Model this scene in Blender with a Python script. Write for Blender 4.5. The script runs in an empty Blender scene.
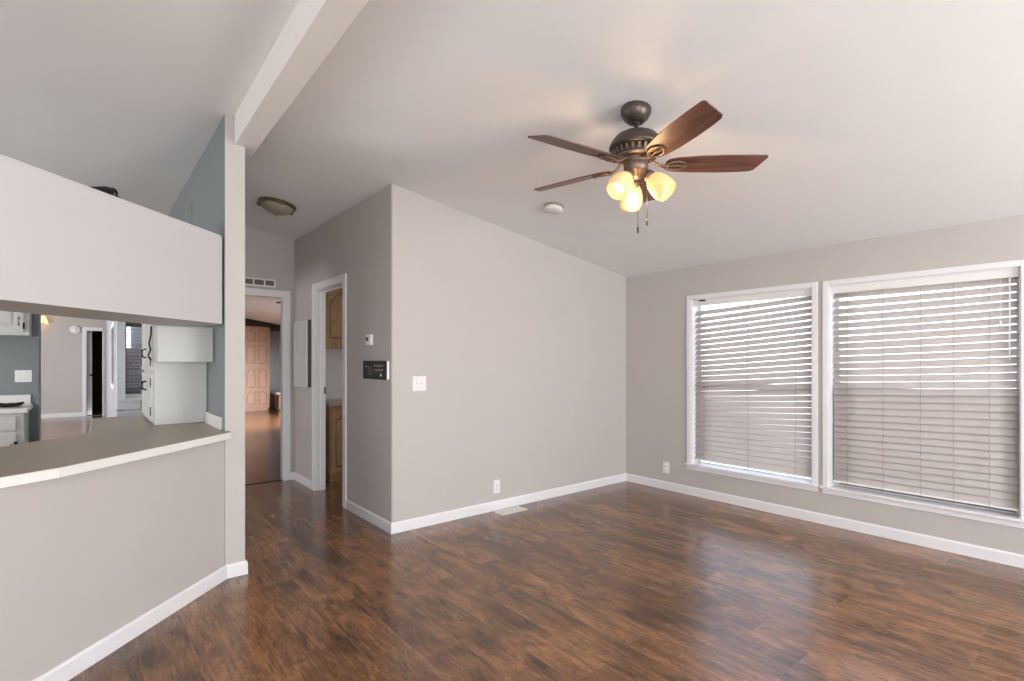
import bpy, bmesh, math, random
from mathutils import Vector, Matrix
random.seed(7)
S = bpy.context.scene
COL = S.collection
PI = math.pi

# ------------------------------------------------------------------ camera
FPX, HY, CAMH, VX = 521.0, 362.0, 1.32, 86.0
YAW = math.atan((512 - VX) / FPX)
cam = bpy.data.cameras.new('camera')
cam.sensor_width = 36.0
cam.lens = FPX / 1024 * 36.0
cam.shift_y = (HY - 340.5) / 1024
cam.clip_start = 0.02
cam.clip_end = 200
camo = bpy.data.objects.new('camera', cam)
camo.location = (0, 0, CAMH)
camo.rotation_euler = (PI / 2, 0, -YAW)
COL.objects.link(camo)
S.camera = camo

# ------------------------------------------------------------------ world, sun, added area fills in unseen wall openings
S.view_settings.view_transform = 'Standard'
S.view_settings.look = 'None'
S.view_settings.exposure = 0.0
S.view_settings.gamma = 1.0
S.view_settings.use_curve_mapping = False
W = bpy.data.worlds.new('sky'); S.world = W
W.use_nodes = True
nt = W.node_tree
bg = nt.nodes['Background']
tc = nt.nodes.new('ShaderNodeTexCoord'); sx = nt.nodes.new('ShaderNodeSeparateXYZ')
rp = nt.nodes.new('ShaderNodeValToRGB')
nt.links.new(tc.outputs['Generated'], sx.inputs[0]); nt.links.new(sx.outputs['Z'], rp.inputs[0])
rp.color_ramp.elements[0].position = 0.0; rp.color_ramp.elements[0].color = (0.90, 0.94, 1.0, 1)
rp.color_ramp.elements[1].position = 0.7; rp.color_ramp.elements[1].color = (0.50, 0.66, 1.0, 1)
nt.links.new(rp.outputs[0], bg.inputs[0])
bg.inputs[1].default_value = 3.2

def sun(name, rot, energy, col=(1, .96, .9), ang=0.6):
    l = bpy.data.lights.new(name, 'SUN'); l.energy = energy; l.color = col; l.angle = math.radians(ang)
    o = bpy.data.objects.new(name, l); o.rotation_euler = rot; COL.objects.link(o); return o
sun('sun', (0, math.radians(21), math.radians(-10)), 7.0)

def area(name, loc, aim, sx_, sy_, power, col=(1, 1, 1)):
    l = bpy.data.lights.new(name, 'AREA'); l.shape = 'RECTANGLE'; l.size = sx_; l.size_y = sy_
    l.energy = power; l.color = col
    o = bpy.data.objects.new(name, l); o.location = loc
    o.rotation_euler = Vector(aim).to_track_quat('-Z', 'Y').to_euler(); COL.objects.link(o); return o
FILL_TINT = (0.985, 0.992, 1.0)
area('fill_rear_right', (2.85, -2.96, 1.25), (-.1, 1, .8), 2.3, 1.7, 160, FILL_TINT)  # unseen fill added behind the camera, tilted up at the ceiling
area('fill_rear_left', (-1.1, -2.96, 1.25), (.15, 1, .7), 2.3, 1.7, 114, FILL_TINT)  # second added rear fill, out of view and tilted up
area('fill_kitchen', (-3.26, 5.2, 1.4), (1, 0, .1), 1.5, 1.1, 50, (1, .99, .98))  # added fill for the kitchen, from an unseen side opening
area('fill_nook', (-3.26, 7.95, 1.5), (1, .14, 0), .85, 1.1, 90, (.92, .96, 1))  # added to brighten the wall round the narrow kitchen window
area('fill_dining', (-3.26, 12.5, 1.3), (1, 0, 0), 2.4, 1.5, 130, FILL_TINT)  # unseen fill added so the far dining room is lit
area('fill_bedroom', (4.61, 11.0, 1.4), (-.75, 1, -.8), 2.2, 1.0, 120, (1, .94, .89)).data.spread = math.radians(95)  # added fill turned towards the bedroom cabinets and curtain
area('fill_laundry', (4.61, 5.0, 1.4), (-1, 0, 0), .7, .9, 16, FILL_TINT)  # added fill that brightens the laundry room behind the doorway

# ------------------------------------------------------------------ materials
def lin(c):
    return tuple(((v / 255) / 12.92 if v / 255 <= .04045 else ((v / 255 + .055) / 1.055) ** 2.4) for v in c) + (1,)
def newmat(name):
    m = bpy.data.materials.new(name); m.use_nodes = True
    return m, m.node_tree, m.node_tree.nodes['Principled BSDF']
def paint(name, rgb, rough=.6, bump=0.0, scale=120, metal=0.0, var=0.0, spec=.4):
    m, t, b = newmat(name)
    c = lin(rgb)
    b.inputs['Base Color'].default_value = c
    b.inputs['Roughness'].default_value = rough
    b.inputs['Metallic'].default_value = metal
    b.inputs['Specular IOR Level'].default_value = spec
    tcn = t.nodes.new('ShaderNodeTexCoord')
    n = t.nodes.new('ShaderNodeTexNoise'); n.inputs['Scale'].default_value = scale; n.inputs['Detail'].default_value = 3
    t.links.new(tcn.outputs['Object'], n.inputs['Vector'])
    if bump:
        bp = t.nodes.new('ShaderNodeBump'); bp.inputs['Strength'].default_value = bump; bp.inputs['Distance'].default_value = .004
        t.links.new(n.outputs['Fac'], bp.inputs['Height']); t.links.new(bp.outputs[0], b.inputs['Normal'])
    v = var if var else .03
    n2 = t.nodes.new('ShaderNodeTexNoise'); n2.inputs['Scale'].default_value = 3.0; n2.inputs['Detail'].default_value = 4
    t.links.new(tcn.outputs['Object'], n2.inputs['Vector'])
    mx = t.nodes.new('ShaderNodeMix'); mx.data_type = 'RGBA'
    mx.inputs['A'].default_value = tuple(x * (1 - v) for x in c[:3]) + (1,)
    mx.inputs['B'].default_value = tuple(min(1, x * (1 + v)) for x in c[:3]) + (1,)
    t.links.new(n2.outputs['Fac'], mx.inputs['Factor']); t.links.new(mx.outputs['Result'], b.inputs['Base Color'])
    return m
def wood(name, c1, c2, rough=.45, axis=0, scale=9):
    m, t, b = newmat(name)
    tcn = t.nodes.new('ShaderNodeTexCoord'); mp = t.nodes.new('ShaderNodeMapping')
    sc = [scale * 6, scale * 6, scale * 6]; sc[axis] = scale * .6
    mp.inputs['Scale'].default_value = sc
    n = t.nodes.new('ShaderNodeTexNoise'); n.inputs['Scale'].default_value = 1.0; n.inputs['Detail'].default_value = 6; n.inputs['Distortion'].default_value = .6
    r = t.nodes.new('ShaderNodeValToRGB')
    r.color_ramp.elements[0].position = .3; r.color_ramp.elements[0].color = lin(c1)
    r.color_ramp.elements[1].position = .7; r.color_ramp.elements[1].color = lin(c2)
    t.links.new(tcn.outputs['Object'], mp.inputs[0]); t.links.new(mp.outputs[0], n.inputs['Vector'])
    t.links.new(n.outputs['Fac'], r.inputs[0]); t.links.new(r.outputs[0], b.inputs['Base Color'])
    b.inputs['Roughness'].default_value = rough
    return m
def emit(name, rgb, st, base=None):
    m, t, b = newmat(name)
    b.inputs['Base Color'].default_value = lin(base or rgb)
    b.inputs['Emission Color'].default_value = lin(rgb)
    b.inputs['Emission Strength'].default_value = st
    return m

M = {}
M['wall'] = paint('greige_wall_paint', (196, 191, 186), .62, .05, 160)
M['ceiling'] = paint('textured_ceiling_paint', (239, 239, 238), .8, .12, 90)
M['beam'] = paint('off_white_beam_paint', (238, 234, 230), .7, .05, 120)
M['trim'] = paint('white_trim_paint', (237, 236, 238), .32)
M['soffit'] = paint('white_satin_panel', (206, 204, 203), .5)
M['green'] = paint('sage_green_paint', (134, 141, 142), .6, .05, 160)
M['white'] = paint('white_cabinet_paint', (210, 210, 207), .4)
M['plastic'] = paint('white_plastic', (240, 238, 236), .35)
M['cordmat'] = paint('beige_cord', (172, 160, 150), .7)
M['faintslot'] = paint('shallow_slot', (150, 144, 140), .6)
M['slot'] = paint('dark_slot', (60, 56, 54), .6)
M['counter'] = paint('taupe_laminate', (162, 149, 131), .36, 0, 100, var=.06)
M['counteredge'] = paint('white_counter_edge', (235, 233, 228), .35)
M['bronze'] = paint('aged_bronze', (92, 84, 78), .38, .1, 60, metal=.75)
M['bronzepale'] = paint('brushed_bronze', (128, 110, 98), .4, .1, 60, metal=.6)  # lighter bronze tone for collar, housing, arms and buttons
M['brass'] = paint('antique_brass', (128, 112, 84), .3, 0, 60, metal=.9)
M['chrome'] = paint('chrome', (205, 205, 205), .15, metal=1.0)
M['black'] = paint('black_plastic', (22, 22, 23), .55)
M['blackiron'] = paint('black_iron', (30, 28, 27), .45, metal=.4)
M['duct'] = paint('dark_duct_metal', (96, 88, 86), .6)
M['oak'] = wood('honey_oak', (134, 106, 72), (168, 138, 98), .45, 2)
M['pickled'] = wood('pickled_pink_oak', (196, 158, 136), (220, 186, 166), .45, 2)
M['oakgrooveshade'] = paint('oak_groove_shade', (96, 70, 42), .5)  # shade in the oak door grooves put into the colour
M['pinkgrooveshade'] = paint('pink_groove_shade', (158, 122, 104), .5)  # groove shade of the pink cabinet doors, painted darker
M['blade'] = wood('walnut_blade', (66, 42, 34), (128, 84, 68), .36, 0, 7)
M['curtain'] = paint('pale_blue_curtain', (208, 220, 234), .8)
M['darkgap'] = paint('dark_trim_and_shade', (70, 62, 60), .8)  # dark trim colour, also used as painted shade above the bedroom cabinets
M['shadegrey'] = paint('dining_wall_shade_grey', (158, 157, 162), .6)  # grey tone carries the shade on the dining side wall
M['screen'] = paint('grey_window_screen', (96, 96, 100), .7)

def mat_slat():
    m, t, b = newmat('white_blind_slat')
    b.inputs['Base Color'].default_value = lin((222, 216, 212)); b.inputs['Roughness'].default_value = .4
    tr = t.nodes.new('ShaderNodeBsdfTranslucent'); tr.inputs['Color'].default_value = lin((236, 228, 222))
    mx = t.nodes.new('ShaderNodeMixShader'); mx.inputs[0].default_value = .27
    t.links.new(b.outputs[0], mx.inputs[1]); t.links.new(tr.outputs[0], mx.inputs[2])
    t.links.new(mx.outputs[0], t.nodes['Material Output'].inputs[0])
    return m
M['slat'] = mat_slat()
def mat_glass():
    m, t, b = newmat('window_glass')
    gl = t.nodes.new('ShaderNodeBsdfGlossy'); gl.inputs['Roughness'].default_value = .02
    tp = t.nodes.new('ShaderNodeBsdfTransparent'); tp.inputs['Color'].default_value = (.94, .96, .96, 1)
    fr = t.nodes.new('ShaderNodeFresnel'); fr.inputs[0].default_value = 1.3
    mx = t.nodes.new('ShaderNodeMixShader')
    t.links.new(fr.outputs[0], mx.inputs[0]); t.links.new(tp.outputs[0], mx.inputs[1]); t.links.new(gl.outputs[0], mx.inputs[2])
    t.links.new(mx.outputs[0], t.nodes['Material Output'].inputs[0])
    return m
M['glass'] = mat_glass()
def mat_mesh():                                   # woven insect screen: partly open, partly grey thread
    m, t, b = newmat('insect_screen_mesh')
    d = t.nodes.new('ShaderNodeBsdfDiffuse'); d.inputs['Color'].default_value = lin((92, 92, 96))
    tp = t.nodes.new('ShaderNodeBsdfTransparent'); mx = t.nodes.new('ShaderNodeMixShader'); mx.inputs[0].default_value = .95
    t.links.new(tp.outputs[0], mx.inputs[1]); t.links.new(d.outputs[0], mx.inputs[2])
    t.links.new(mx.outputs[0], t.nodes['Material Output'].inputs[0])
    return m
M['mesh'] = mat_mesh()
def mat_shade():                                  # lit frosted amber glass
    m, t, b = newmat('lit_frosted_glass')
    b.inputs['Base Color'].default_value = lin((250, 226, 186)); b.inputs['Roughness'].default_value = .35
    b.inputs['Emission Color'].default_value = lin((255, 212, 158)); b.inputs['Emission Strength'].default_value = .26
    tr = t.nodes.new('ShaderNodeBsdfTranslucent'); tr.inputs['Color'].default_value = lin((255, 220, 170))
    mx = t.nodes.new('ShaderNodeMixShader'); mx.inputs[0].default_value = .4
    t.links.new(b.outputs[0], mx.inputs[1]); t.links.new(tr.outputs[0], mx.inputs[2])
    t.links.new(mx.outputs[0], t.nodes['Material Output'].inputs[0])
    return m
M['shade'] = mat_shade()
M['shadeoff'] = paint('unlit_frosted_glass', (150, 140, 122), .3)
M['bulb'] = emit('glowing_bulb', (255, 232, 196), 4.0)
M['bulboff'] = paint('unlit_bulb', (235, 235, 230), .3)
M['sconceglow'] = emit('glowing_sconce_glass', (255, 214, 150), 1.6)

def mat_brick():
    m, t, b = newmat('red_block_wall')
    tcn = t.nodes.new('ShaderNodeTexCoord'); mp = t.nodes.new('ShaderNodeMapping'); mp.inputs['Rotation'].default_value = (PI / 2, 0, 0)
    br = t.nodes.new('ShaderNodeTexBrick'); br.inputs['Scale'].default_value = 2.4
    br.inputs['Color1'].default_value = lin((226, 192, 176)); br.inputs['Color2'].default_value = lin((205, 164, 150)); br.inputs['Mortar'].default_value = lin((236, 230, 226))
    t.links.new(tcn.outputs['Object'], mp.inputs[0]); t.links.new(mp.outputs[0], br.inputs['Vector']); t.links.new(br.outputs['Color'], b.inputs['Base Color'])
    b.inputs['Roughness'].default_value = .9
    return m
M['brick'] = mat_brick()

def mat_floor(name, dark, mid, light, rough=.3, seam=(150, 120, 98)):
    m, t, b = newmat(name)
    N = t.nodes.new; L = t.links.new
    tcn = N('ShaderNodeTexCoord'); at = N('ShaderNodeAttribute'); at.attribute_name = 'plank'
    uv = N('ShaderNodeUVMap'); uv.uv_map = 'UVMap'
    sep = N('ShaderNodeSeparateColor'); L(at.outputs['Color'], sep.inputs[0])
    # offset the grain per plank
    off = N('ShaderNodeVectorMath'); off.operation = 'SCALE'; off.inputs['Scale'].default_value = 40; L(at.outputs['Color'], off.inputs[0])
    add = N('ShaderNodeVectorMath'); add.operation = 'ADD'; L(tcn.outputs['Object'], add.inputs[0]); L(off.outputs[0], add.inputs[1])
    def noise(sc, s, det, dist, rgh=.55):
        mp = N('ShaderNodeMapping'); mp.inputs['Scale'].default_value = sc; L(add.outputs[0], mp.inputs[0])
        n = N('ShaderNodeTexNoise'); n.inputs['Scale'].default_value = s; n.inputs['Detail'].default_value = det
        n.inputs['Distortion'].default_value = dist; n.inputs['Roughness'].default_value = rgh
        L(mp.outputs[0], n.inputs['Vector']); return n.outputs['Fac']
    def math_(op, a, bb, cl=False):
        k = N('ShaderNodeMath'); k.operation = op; k.use_clamp = cl
        for i, v in enumerate((a, bb)):
            if isinstance(v, (int, float)): k.inputs[i].default_value = v
            else: L(v, k.inputs[i])
        return k.outputs[0]
    fig = noise((3.2, 1.1, 1), 1.6, 5, 1.8)
    blot = noise((1.6, .75, 1), 2.1, 3, .8)
    grain = noise((85, 3.0, 1), 1.0, 5, .5, .6)
    fine = noise((12, 1.9, 1), 2.2, 6, 1.5, .62)
    v = math_('ADD', math_('MULTIPLY', fig, .52), math_('MULTIPLY', fine, .34))
    v = math_('ADD', v, math_('ADD', math_('MULTIPLY', math_('SUBTRACT', grain, .5), .34), .09))
    wavy = noise((26, 5, 1), 1.6, 5, 3.2, .6)
    v = math_('ADD', v, math_('MULTIPLY', math_('SUBTRACT', wavy, .5), .42))
    v = math_('ADD', v, math_('MULTIPLY', math_('SUBTRACT', sep.outputs[0], .5), .10))
    r = N('ShaderNodeValToRGB'); e = r.color_ramp.elements
    e[0].position = .36; e[0].color = lin(dark); e[1].position = .68; e[1].color = lin(light)
    k = e.new(.51); k.color = lin(mid)
    L(v, r.inputs[0])
    # dark knotty blotches
    br = N('ShaderNodeValToRGB'); br.color_ramp.elements[0].position = .36; br.color_ramp.elements[0].color = (.50, .49, .47, 1)
    br.color_ramp.elements[1].position = .52; br.color_ramp.elements[1].color = (1, 1, 1, 1); L(blot, br.inputs[0])
    mul = N('ShaderNodeMix'); mul.data_type = 'RGBA'; mul.blend_type = 'MULTIPLY'; mul.inputs['Factor'].default_value = .85
    L(r.outputs[0], mul.inputs['A']); L(br.outputs[0], mul.inputs['B'])
    # seams from the uv (metres inside the plank; attribute b = plank length)
    su = N('ShaderNodeSeparateXYZ'); L(uv.outputs[0], su.inputs[0])
    PW = .196
    du = math_('MINIMUM', su.outputs['X'], math_('SUBTRACT', PW, su.outputs['X']))
    dv = math_('MINIMUM', su.outputs['Y'], math_('SUBTRACT', 1.22, su.outputs['Y']))
    ds = math_('MINIMUM', du, dv)
    sm = math_('LESS_THAN', ds, .0019)
    patch = noise((1, .5, 1), 2.5, 2, 0)
    sm = math_('MULTIPLY', sm, math_('MULTIPLY', math_('SUBTRACT', patch, .36, True), 2.2, True))
    mx = N('ShaderNodeMix'); mx.data_type = 'RGBA'; L(sm, mx.inputs['Factor']); L(mul.outputs['Result'], mx.inputs['A']); mx.inputs['B'].default_value = lin(seam)
    L(mx.outputs['Result'], b.inputs['Base Color'])
    rr = math_('ADD', rough, math_('MULTIPLY', fig, .14)); L(rr, b.inputs['Roughness'])
    b.inputs['Specular IOR Level'].default_value = .5
    b.inputs['Coat Weight'].default_value = .24; b.inputs['Coat Roughness'].default_value = .17
    hb = math_('SUBTRACT', math_('ADD', math_('MULTIPLY', fine, .5), math_('MULTIPLY', fig, .5)), math_('MULTIPLY', math_('LESS_THAN', ds, .003), .4))
    bp = N('ShaderNodeBump'); bp.inputs['Strength'].default_value = .10; bp.inputs['Distance'].default_value = .004
    L(hb, bp.inputs['Height']); L(bp.outputs[0], b.inputs['Normal'])
    return m
M['floor'] = mat_floor('hand_scraped_hickory_planks', (80, 57, 42), (122, 85, 57), (166, 116, 77), .13, seam=(156, 126, 102))

# ------------------------------------------------------------------ mesh helpers
class MB:
    def __init__(s): s.b = bmesh.new(); s.mi = 0
    def _tag(s, faces, mi):
        for f in faces: f.material_index = s.mi if mi is None else mi
    def box(s, x0, x1, y0, y1, z0, z1, mi=None, mat=None):
        v = [s.b.verts.new(p) for p in ((x0, y0, z0), (x1, y0, z0), (x1, y1, z0), (x0, y1, z0), (x0, y0, z1), (x1, y0, z1), (x1, y1, z1), (x0, y1, z1))]
        fs = [s.b.faces.new([v[i] for i in q]) for q in ((3, 2, 1, 0), (4, 5, 6, 7), (0, 1, 5, 4), (1, 2, 6, 5), (2, 3, 7, 6), (3, 0, 4, 7))]
        s._tag(fs, mi)
        if mat is not None:
            for q in v: q.co = mat @ q.co
        return fs
    def hexa(s, lo, hi, mi=None):                  # lo, hi: lists of 3-D points, same count, counter-clockwise seen from above
        a = [s.b.verts.new(p) for p in lo]; c = [s.b.verts.new(p) for p in hi]; n = len(a)
        fs = [s.b.faces.new(a[::-1]), s.b.faces.new(c)]
        for i in range(n): fs.append(s.b.faces.new((a[i], a[(i + 1) % n], c[(i + 1) % n], c[i])))
        s._tag(fs, mi); return fs
    def prism(s, poly, z0, z1, mi=None):
        return s.hexa([(x, y, z0) for x, y in poly], [(x, y, z1) for x, y in poly], mi)
    def lathe(s, prof, n=32, mat=None, mi=None, cap=True):
        rings = []
        for r, z in prof:
            if r < 1e-5: rings.append([s.b.verts.new((0, 0, z))])
            else: rings.append([s.b.verts.new((r * math.cos(2 * PI * i / n), r * math.sin(2 * PI * i / n), z)) for i in range(n)])
        fs = []
        for a, c in zip(rings, rings[1:]):
            for i in range(n):
                j = (i + 1) % n
                if len(a) == 1 and len(c) == 1: continue
                if len(a) == 1: fs.append(s.b.faces.new((a[0], c[j], c[i])))
                elif len(c) == 1: fs.append(s.b.faces.new((a[i], a[j], c[0])))
                else: fs.append(s.b.faces.new((a[i], a[j], c[j], c[i])))
        if cap:
            if len(rings[0]) > 1: fs.append(s.b.faces.new(rings[0][::-1]))
            if len(rings[-1]) > 1: fs.append(s.b.faces.new(rings[-1]))
        for f in fs: f.smooth = True
        s._tag(fs, mi)
        if mat is not None:
            for rg in rings:
                for q in rg: q.co = mat @ q.co
        return fs
    def tube(s, pts, r, n=8, mi=None, flat=None):   # flat=(a,b): elliptical section
        pts = [Vector(p) for p in pts]; rings = []
        for i, p in enumerate(pts):
            d_ = (pts[min(i + 1, len(pts) - 1)] - pts[max(i - 1, 0)]).normalized()
            up = Vector((0, 0, 1)) if abs(d_.z) < .95 else Vector((1, 0, 0))
            a = d_.cross(up).normalized(); c = a.cross(d_).normalized()
            rr = r[i] if isinstance(r, (list, tuple)) else r
            fa, fb = flat if flat else (1, 1)
            rings.append([s.b.verts.new(p + a * rr * fa * math.cos(2 * PI * k / n) + c * rr * fb * math.sin(2 * PI * k / n)) for k in range(n)])
        fs = []
        for A, B in zip(rings, rings[1:]):
            for k in range(n): fs.append(s.b.faces.new((A[k], A[(k + 1) % n], B[(k + 1) % n], B[k])))
        fs.append(s.b.faces.new(rings[0][::-1])); fs.append(s.b.faces.new(rings[-1]))
        for f in fs: f.smooth = True
        s._tag(fs, mi); return fs
    def build(s, name, mats, parent=None, bevel=0.0, seg=2, matrix=None):
        bmesh.ops.recalc_face_normals(s.b, faces=s.b.faces[:])
        me = bpy.data.meshes.new(name); s.b.to_mesh(me); s.b.free()
        for m in (mats if isinstance(mats, (list, tuple)) else [mats]): me.materials.append(m)
        o = bpy.data.objects.new(name, me); COL.objects.link(o)
        if parent is not None: o.parent = parent
        if matrix is not None: o.matrix_local = matrix
        if bevel:
            bv = o.modifiers.new('bevel', 'BEVEL'); bv.width = bevel; bv.segments = seg; bv.limit_method = 'ANGLE'; bv.angle_limit = math.radians(40)
        return o
def tag(o, label, cat, group=None):
    o['label'] = label; o['category'] = cat
    if group: o['group'] = group
    return o
def thing(name, label, cat, loc=(0, 0, 0), rz=0, group=None):
    o = bpy.data.objects.new(name, None); o.location = loc; o.rotation_euler = (0, 0, rz); COL.objects.link(o)
    o.empty_display_size = .1
    return tag(o, label, cat, group)
def struct(o, label=None):
    o['kind'] = 'structure'
    if label: o['label'] = label
    return o
def copy_tree(o, parent=None):
    c = o.copy(); COL.objects.link(c); c.parent = parent
    for ch in list(o.children): copy_tree(ch, c)
    return c

# ------------------------------------------------------------------ room shell
XR, XL, YB = 4.65, -3.3, -3.0
RIDGE = .77
def zc(x): return 2.265 + (XR - x) * .15 if x >= RIDGE else 2.265 + (XR - RIDGE) * .15 - (RIDGE - x) * .15
def wall_x(name, x0, x1, y0, y1, openings=(), mats=None, label=None, green_faces=None, top=None, bevel=0):
    """wall running along X with openings (xa, xb, za, zb); top follows the vaulted ceiling"""
    xs = sorted({x0, x1} | {o[0] for o in openings} | {o[1] for o in openings} | ({RIDGE} if x0 < RIDGE < x1 else set()))
    m = MB()
    for a, b in zip(xs, xs[1:]):
        op = [o for o in openings if o[0] <= a + 1e-6 and o[1] >= b - 1e-6]
        def seg(zlo, zhi=None):
            ha = (zc(a) + .03) if zhi is None else zhi; hb = (zc(b) + .03) if zhi is None else zhi
            if top is not None and zhi is None: ha = hb = top
            m.hexa([(a, y0, zlo), (b, y0, zlo), (b, y1, zlo), (a, y1, zlo)], [(a, y0, ha), (b, y0, hb), (b, y1, hb), (a, y1, ha)])
        if op:
            o = op[0]
            if o[2] > 0.001: seg(0, o[2])
            seg(o[3])
        else: seg(0)
    bmesh.ops.remove_doubles(m.b, verts=m.b.verts[:], dist=1e-4)
    # drop the inner faces between neighbouring segments
    seen = {}
    for f in m.b.faces: seen.setdefault(tuple(sorted(v.index for v in f.verts)), []).append(f)
    m.b.verts.index_update()
    seen = {}
    for f in m.b.faces: seen.setdefault(tuple(sorted(v.index for v in f.verts)), []).append(f)
    kill = [f for g in seen.values() if len(g) > 1 for f in g]
    bmesh.ops.delete(m.b, geom=kill, context='FACES_ONLY')
    if green_faces:
        m.b.normal_update()
        for f in m.b.faces:
            if green_faces(f): f.material_index = 1
    return struct(m.build(name, mats or [M['wall']], bevel=bevel), label)
def wall_y(name, x0, x1, y0, y1, openings=(), mats=None, label=None, green_faces=None, top=None, bevel=0):
    ys = sorted({y0, y1} | {o[0] for o in openings} | {o[1] for o in openings})
    m = MB(); ht = max(zc(x0), zc(x1)) + .03 if top is None else top
    for a, b in zip(ys, ys[1:]):
        op = [o for o in openings if o[0] <= a + 1e-6 and o[1] >= b - 1e-6]
        if op:
            o = op[0]
            if o[2] > 0.001: m.box(x0, x1, a, b, 0, o[2])
            m.box(x0, x1, a, b, o[3], ht)
        else: m.box(x0, x1, a, b, 0, ht)
    bmesh.ops.remove_doubles(m.b, verts=m.b.verts[:], dist=1e-4)
    m.b.verts.index_update()
    seen = {}
    for f in m.b.faces: seen.setdefault(tuple(sorted(v.index for v in f.verts)), []).append(f)
    bmesh.ops.delete(m.b, geom=[f for g in seen.values() if len(g) > 1 for f in g], context='FACES_ONLY')
    if green_faces:
        m.b.normal_update()
        for f in m.b.faces:
            if green_faces(f): f.material_index = 1
    return struct(m.build(name, mats or [M['wall']], bevel=bevel), label)

# floor: one mesh of planks, UV in metres inside each plank, a random colour attribute per plank
def floor():
    PW, PL = .196, 1.22
    known = {0: 2.355, 2: 2.81, 5: 1.50, 7: 1.545, 1: 3.3, -1: 1.9, 3: 2.05, 4: 2.62, 6: 2.35}
    bm = bmesh.new(); uvl = bm.loops.layers.uv.new('UVMap'); cl = bm.loops.layers.float_color.new('plank')
    rnd = random.Random(11)
    k = math.floor((XL - .58) / PW)
    while .58 + k * PW < XR:
        xa = .58 + k * PW; xb = xa + PW
        cxa, cxb = max(xa, XL), min(xb, XR)
        j0 = known.get(k, rnd.uniform(0, PL))
        y = j0 - PL * math.ceil((j0 - YB) / PL)
        while y < 16.4:
            ya, yb = max(y, YB), min(y + PL, 16.4)
            if yb > ya + 1e-4:
                vs = [bm.verts.new(p) for p in ((cxa, ya, 0), (cxb, ya, 0), (cxb, yb, 0), (cxa, yb, 0))]
                f = bm.faces.new(vs); c = (rnd.random(), rnd.random(), rnd.random(), 1)
                for lp in f.loops:
                    lp[uvl].uv = (lp.vert.co.x - xa, lp.vert.co.y - y); lp[cl] = c
            y += PL
        k += 1
    me = bpy.data.meshes.new('floor'); bm.to_mesh(me); bm.free(); me.materials.append(M['floor'])
    o = bpy.data.objects.new('floor', me); COL.objects.link(o)
    return struct(o, 'dark reddish brown hand scraped plank floor')
floor()

# ceiling: two slopes meeting over the ridge beam, left open above the little outdoor light court
m = MB()
def slab(xa, xb, ya, yb):
    m.hexa([(xa, ya, zc(xa)), (xb, ya, zc(xb)), (xb, yb, zc(xb)), (xa, yb, zc(xa))],
           [(xa, ya, zc(xa) + .12), (xb, ya, zc(xb) + .12), (xb, yb, zc(xb) + .12), (xa, yb, zc(xa) + .12)])
slab(XL - .15, RIDGE, YB - .15, 8.55); slab(RIDGE, XR + .2, YB - .15, 8.55)
slab(XL - .15, .42, 8.55, 16.6); slab(.92, XR + .2, 8.55, 16.6)
struct(m.build('ceiling', M['ceiling']), 'vaulted pale textured ceiling sloping both ways from the ridge')

# ridge beam
m = MB()
xa, xb, yF, yN = .709, .836, 3.70, YB + .01
sk = .0125
m.hexa([(xa - sk * (3.57 - yN), yN, 2.66), (xb - sk * (3.57 - yN), yN, 2.66), (xb, yF, 2.66), (xa, yF, 2.66)],
       [(xa - sk * (3.57 - yN), yN, 2.86), (xb - sk * (3.57 - yN), yN, 2.86), (xb, yF, 2.86), (xa, yF, 2.86)])
struct(m.build('trim_1', M['beam'], bevel=.004), 'painted ridge beam running under the peak of the ceiling')

# partition whose end reads as the post; its kitchen side is green
wall_y('wall_partition', .654, .769, 3.565, 6.10, openings=[(5.07, 5.97, 0, 2.06)], mats=[M['wall'], M['green']],  # unseen doorway opening added so kitchen fill reaches the hall
       green_faces=lambda f: f.normal.x < -.9, label='narrow end of partition wall, green on the kitchen side', bevel=.006)
wall_y('wall_kitchen_side', .654, .769, 6.10, 8.55, mats=[M['wall'], M['green']], green_faces=lambda f: f.normal.x < -.9)
# chase on the green wall above the pantry
m = MB(); m.box(.648, .654, 4.82, 8.5, 2.1, 2.587)
struct(m.build('trim_2', M['green'], bevel=.003), 'shallow green boxed chase high on the kitchen wall')

wall_x('wall_main', 1.92, XR, 3.685, 3.785, label='wide pale greige wall facing the room')
wall_y('wall_hall_right', 1.82, 1.92, 3.705, 6.20, openings=[(4.64, 5.41, 0, 2.055)], label='hallway wall with the open side doorway')
m = MB(); arc = [(1.84 - .02 * math.sin(q * PI / 12), 3.705 - .02 * math.cos(q * PI / 12)) for q in range(7)]
m.prism([(1.92, 3.685)] + arc[:1] + arc[1:] + [(1.92, 3.705)], 0, zc(1.82) + .02)
for f in m.b.faces:
    if abs(f.normal.z) < .1: f.smooth = False
struct(m.build('wall_hall_corner', M['wall']), 'rounded outside corner between hallway and main wall')
wall_x('wall_hall_end', .769, 1.819, 6.10, 6.20, openings=[(.93, 1.712, 0, 2.052)], label='end wall of the hallway above the bedroom doorway')
# right exterior wall with the two living room windows and added openings for the bedroom and laundry fills
W1 = (1.763, 2.877); W2 = (.521, 1.640); WZ = (.31, 1.935)
wall_y('wall_right', XR, XR + .16, YB, 16.4, openings=[(W2[0], W2[1], WZ[0], WZ[1]), (4.65, 5.35, .95, 1.85), (W1[0], W1[1], WZ[0], WZ[1]), (9.8, 12.2, .8, 2.0)],
       label='window wall on the right')
wall_y('wall_left', XL - .12, XL, YB, 16.4, openings=[(-.85, 1.65, .5, 2.05), (4.4, 6.0, .95, 1.95), (7.5, 8.4, .9, 2.1), (11.2, 13.8, .5, 2.05)])  # unseen openings added for the side fill lights
wall_x('wall_rear', XL - .12, XR + .16, YB - .12, YB, openings=[(-2.3, .1, .35, 2.1), (1.65, 4.05, .35, 2.1)])  # unseen openings added for the two rear fills
wall_x('wall_far', XL - .12, .42, 16.4, 16.52, openings=[(.0, .33, 0, 2.10)], label='beige wall at the far end of the dining room')
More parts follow.
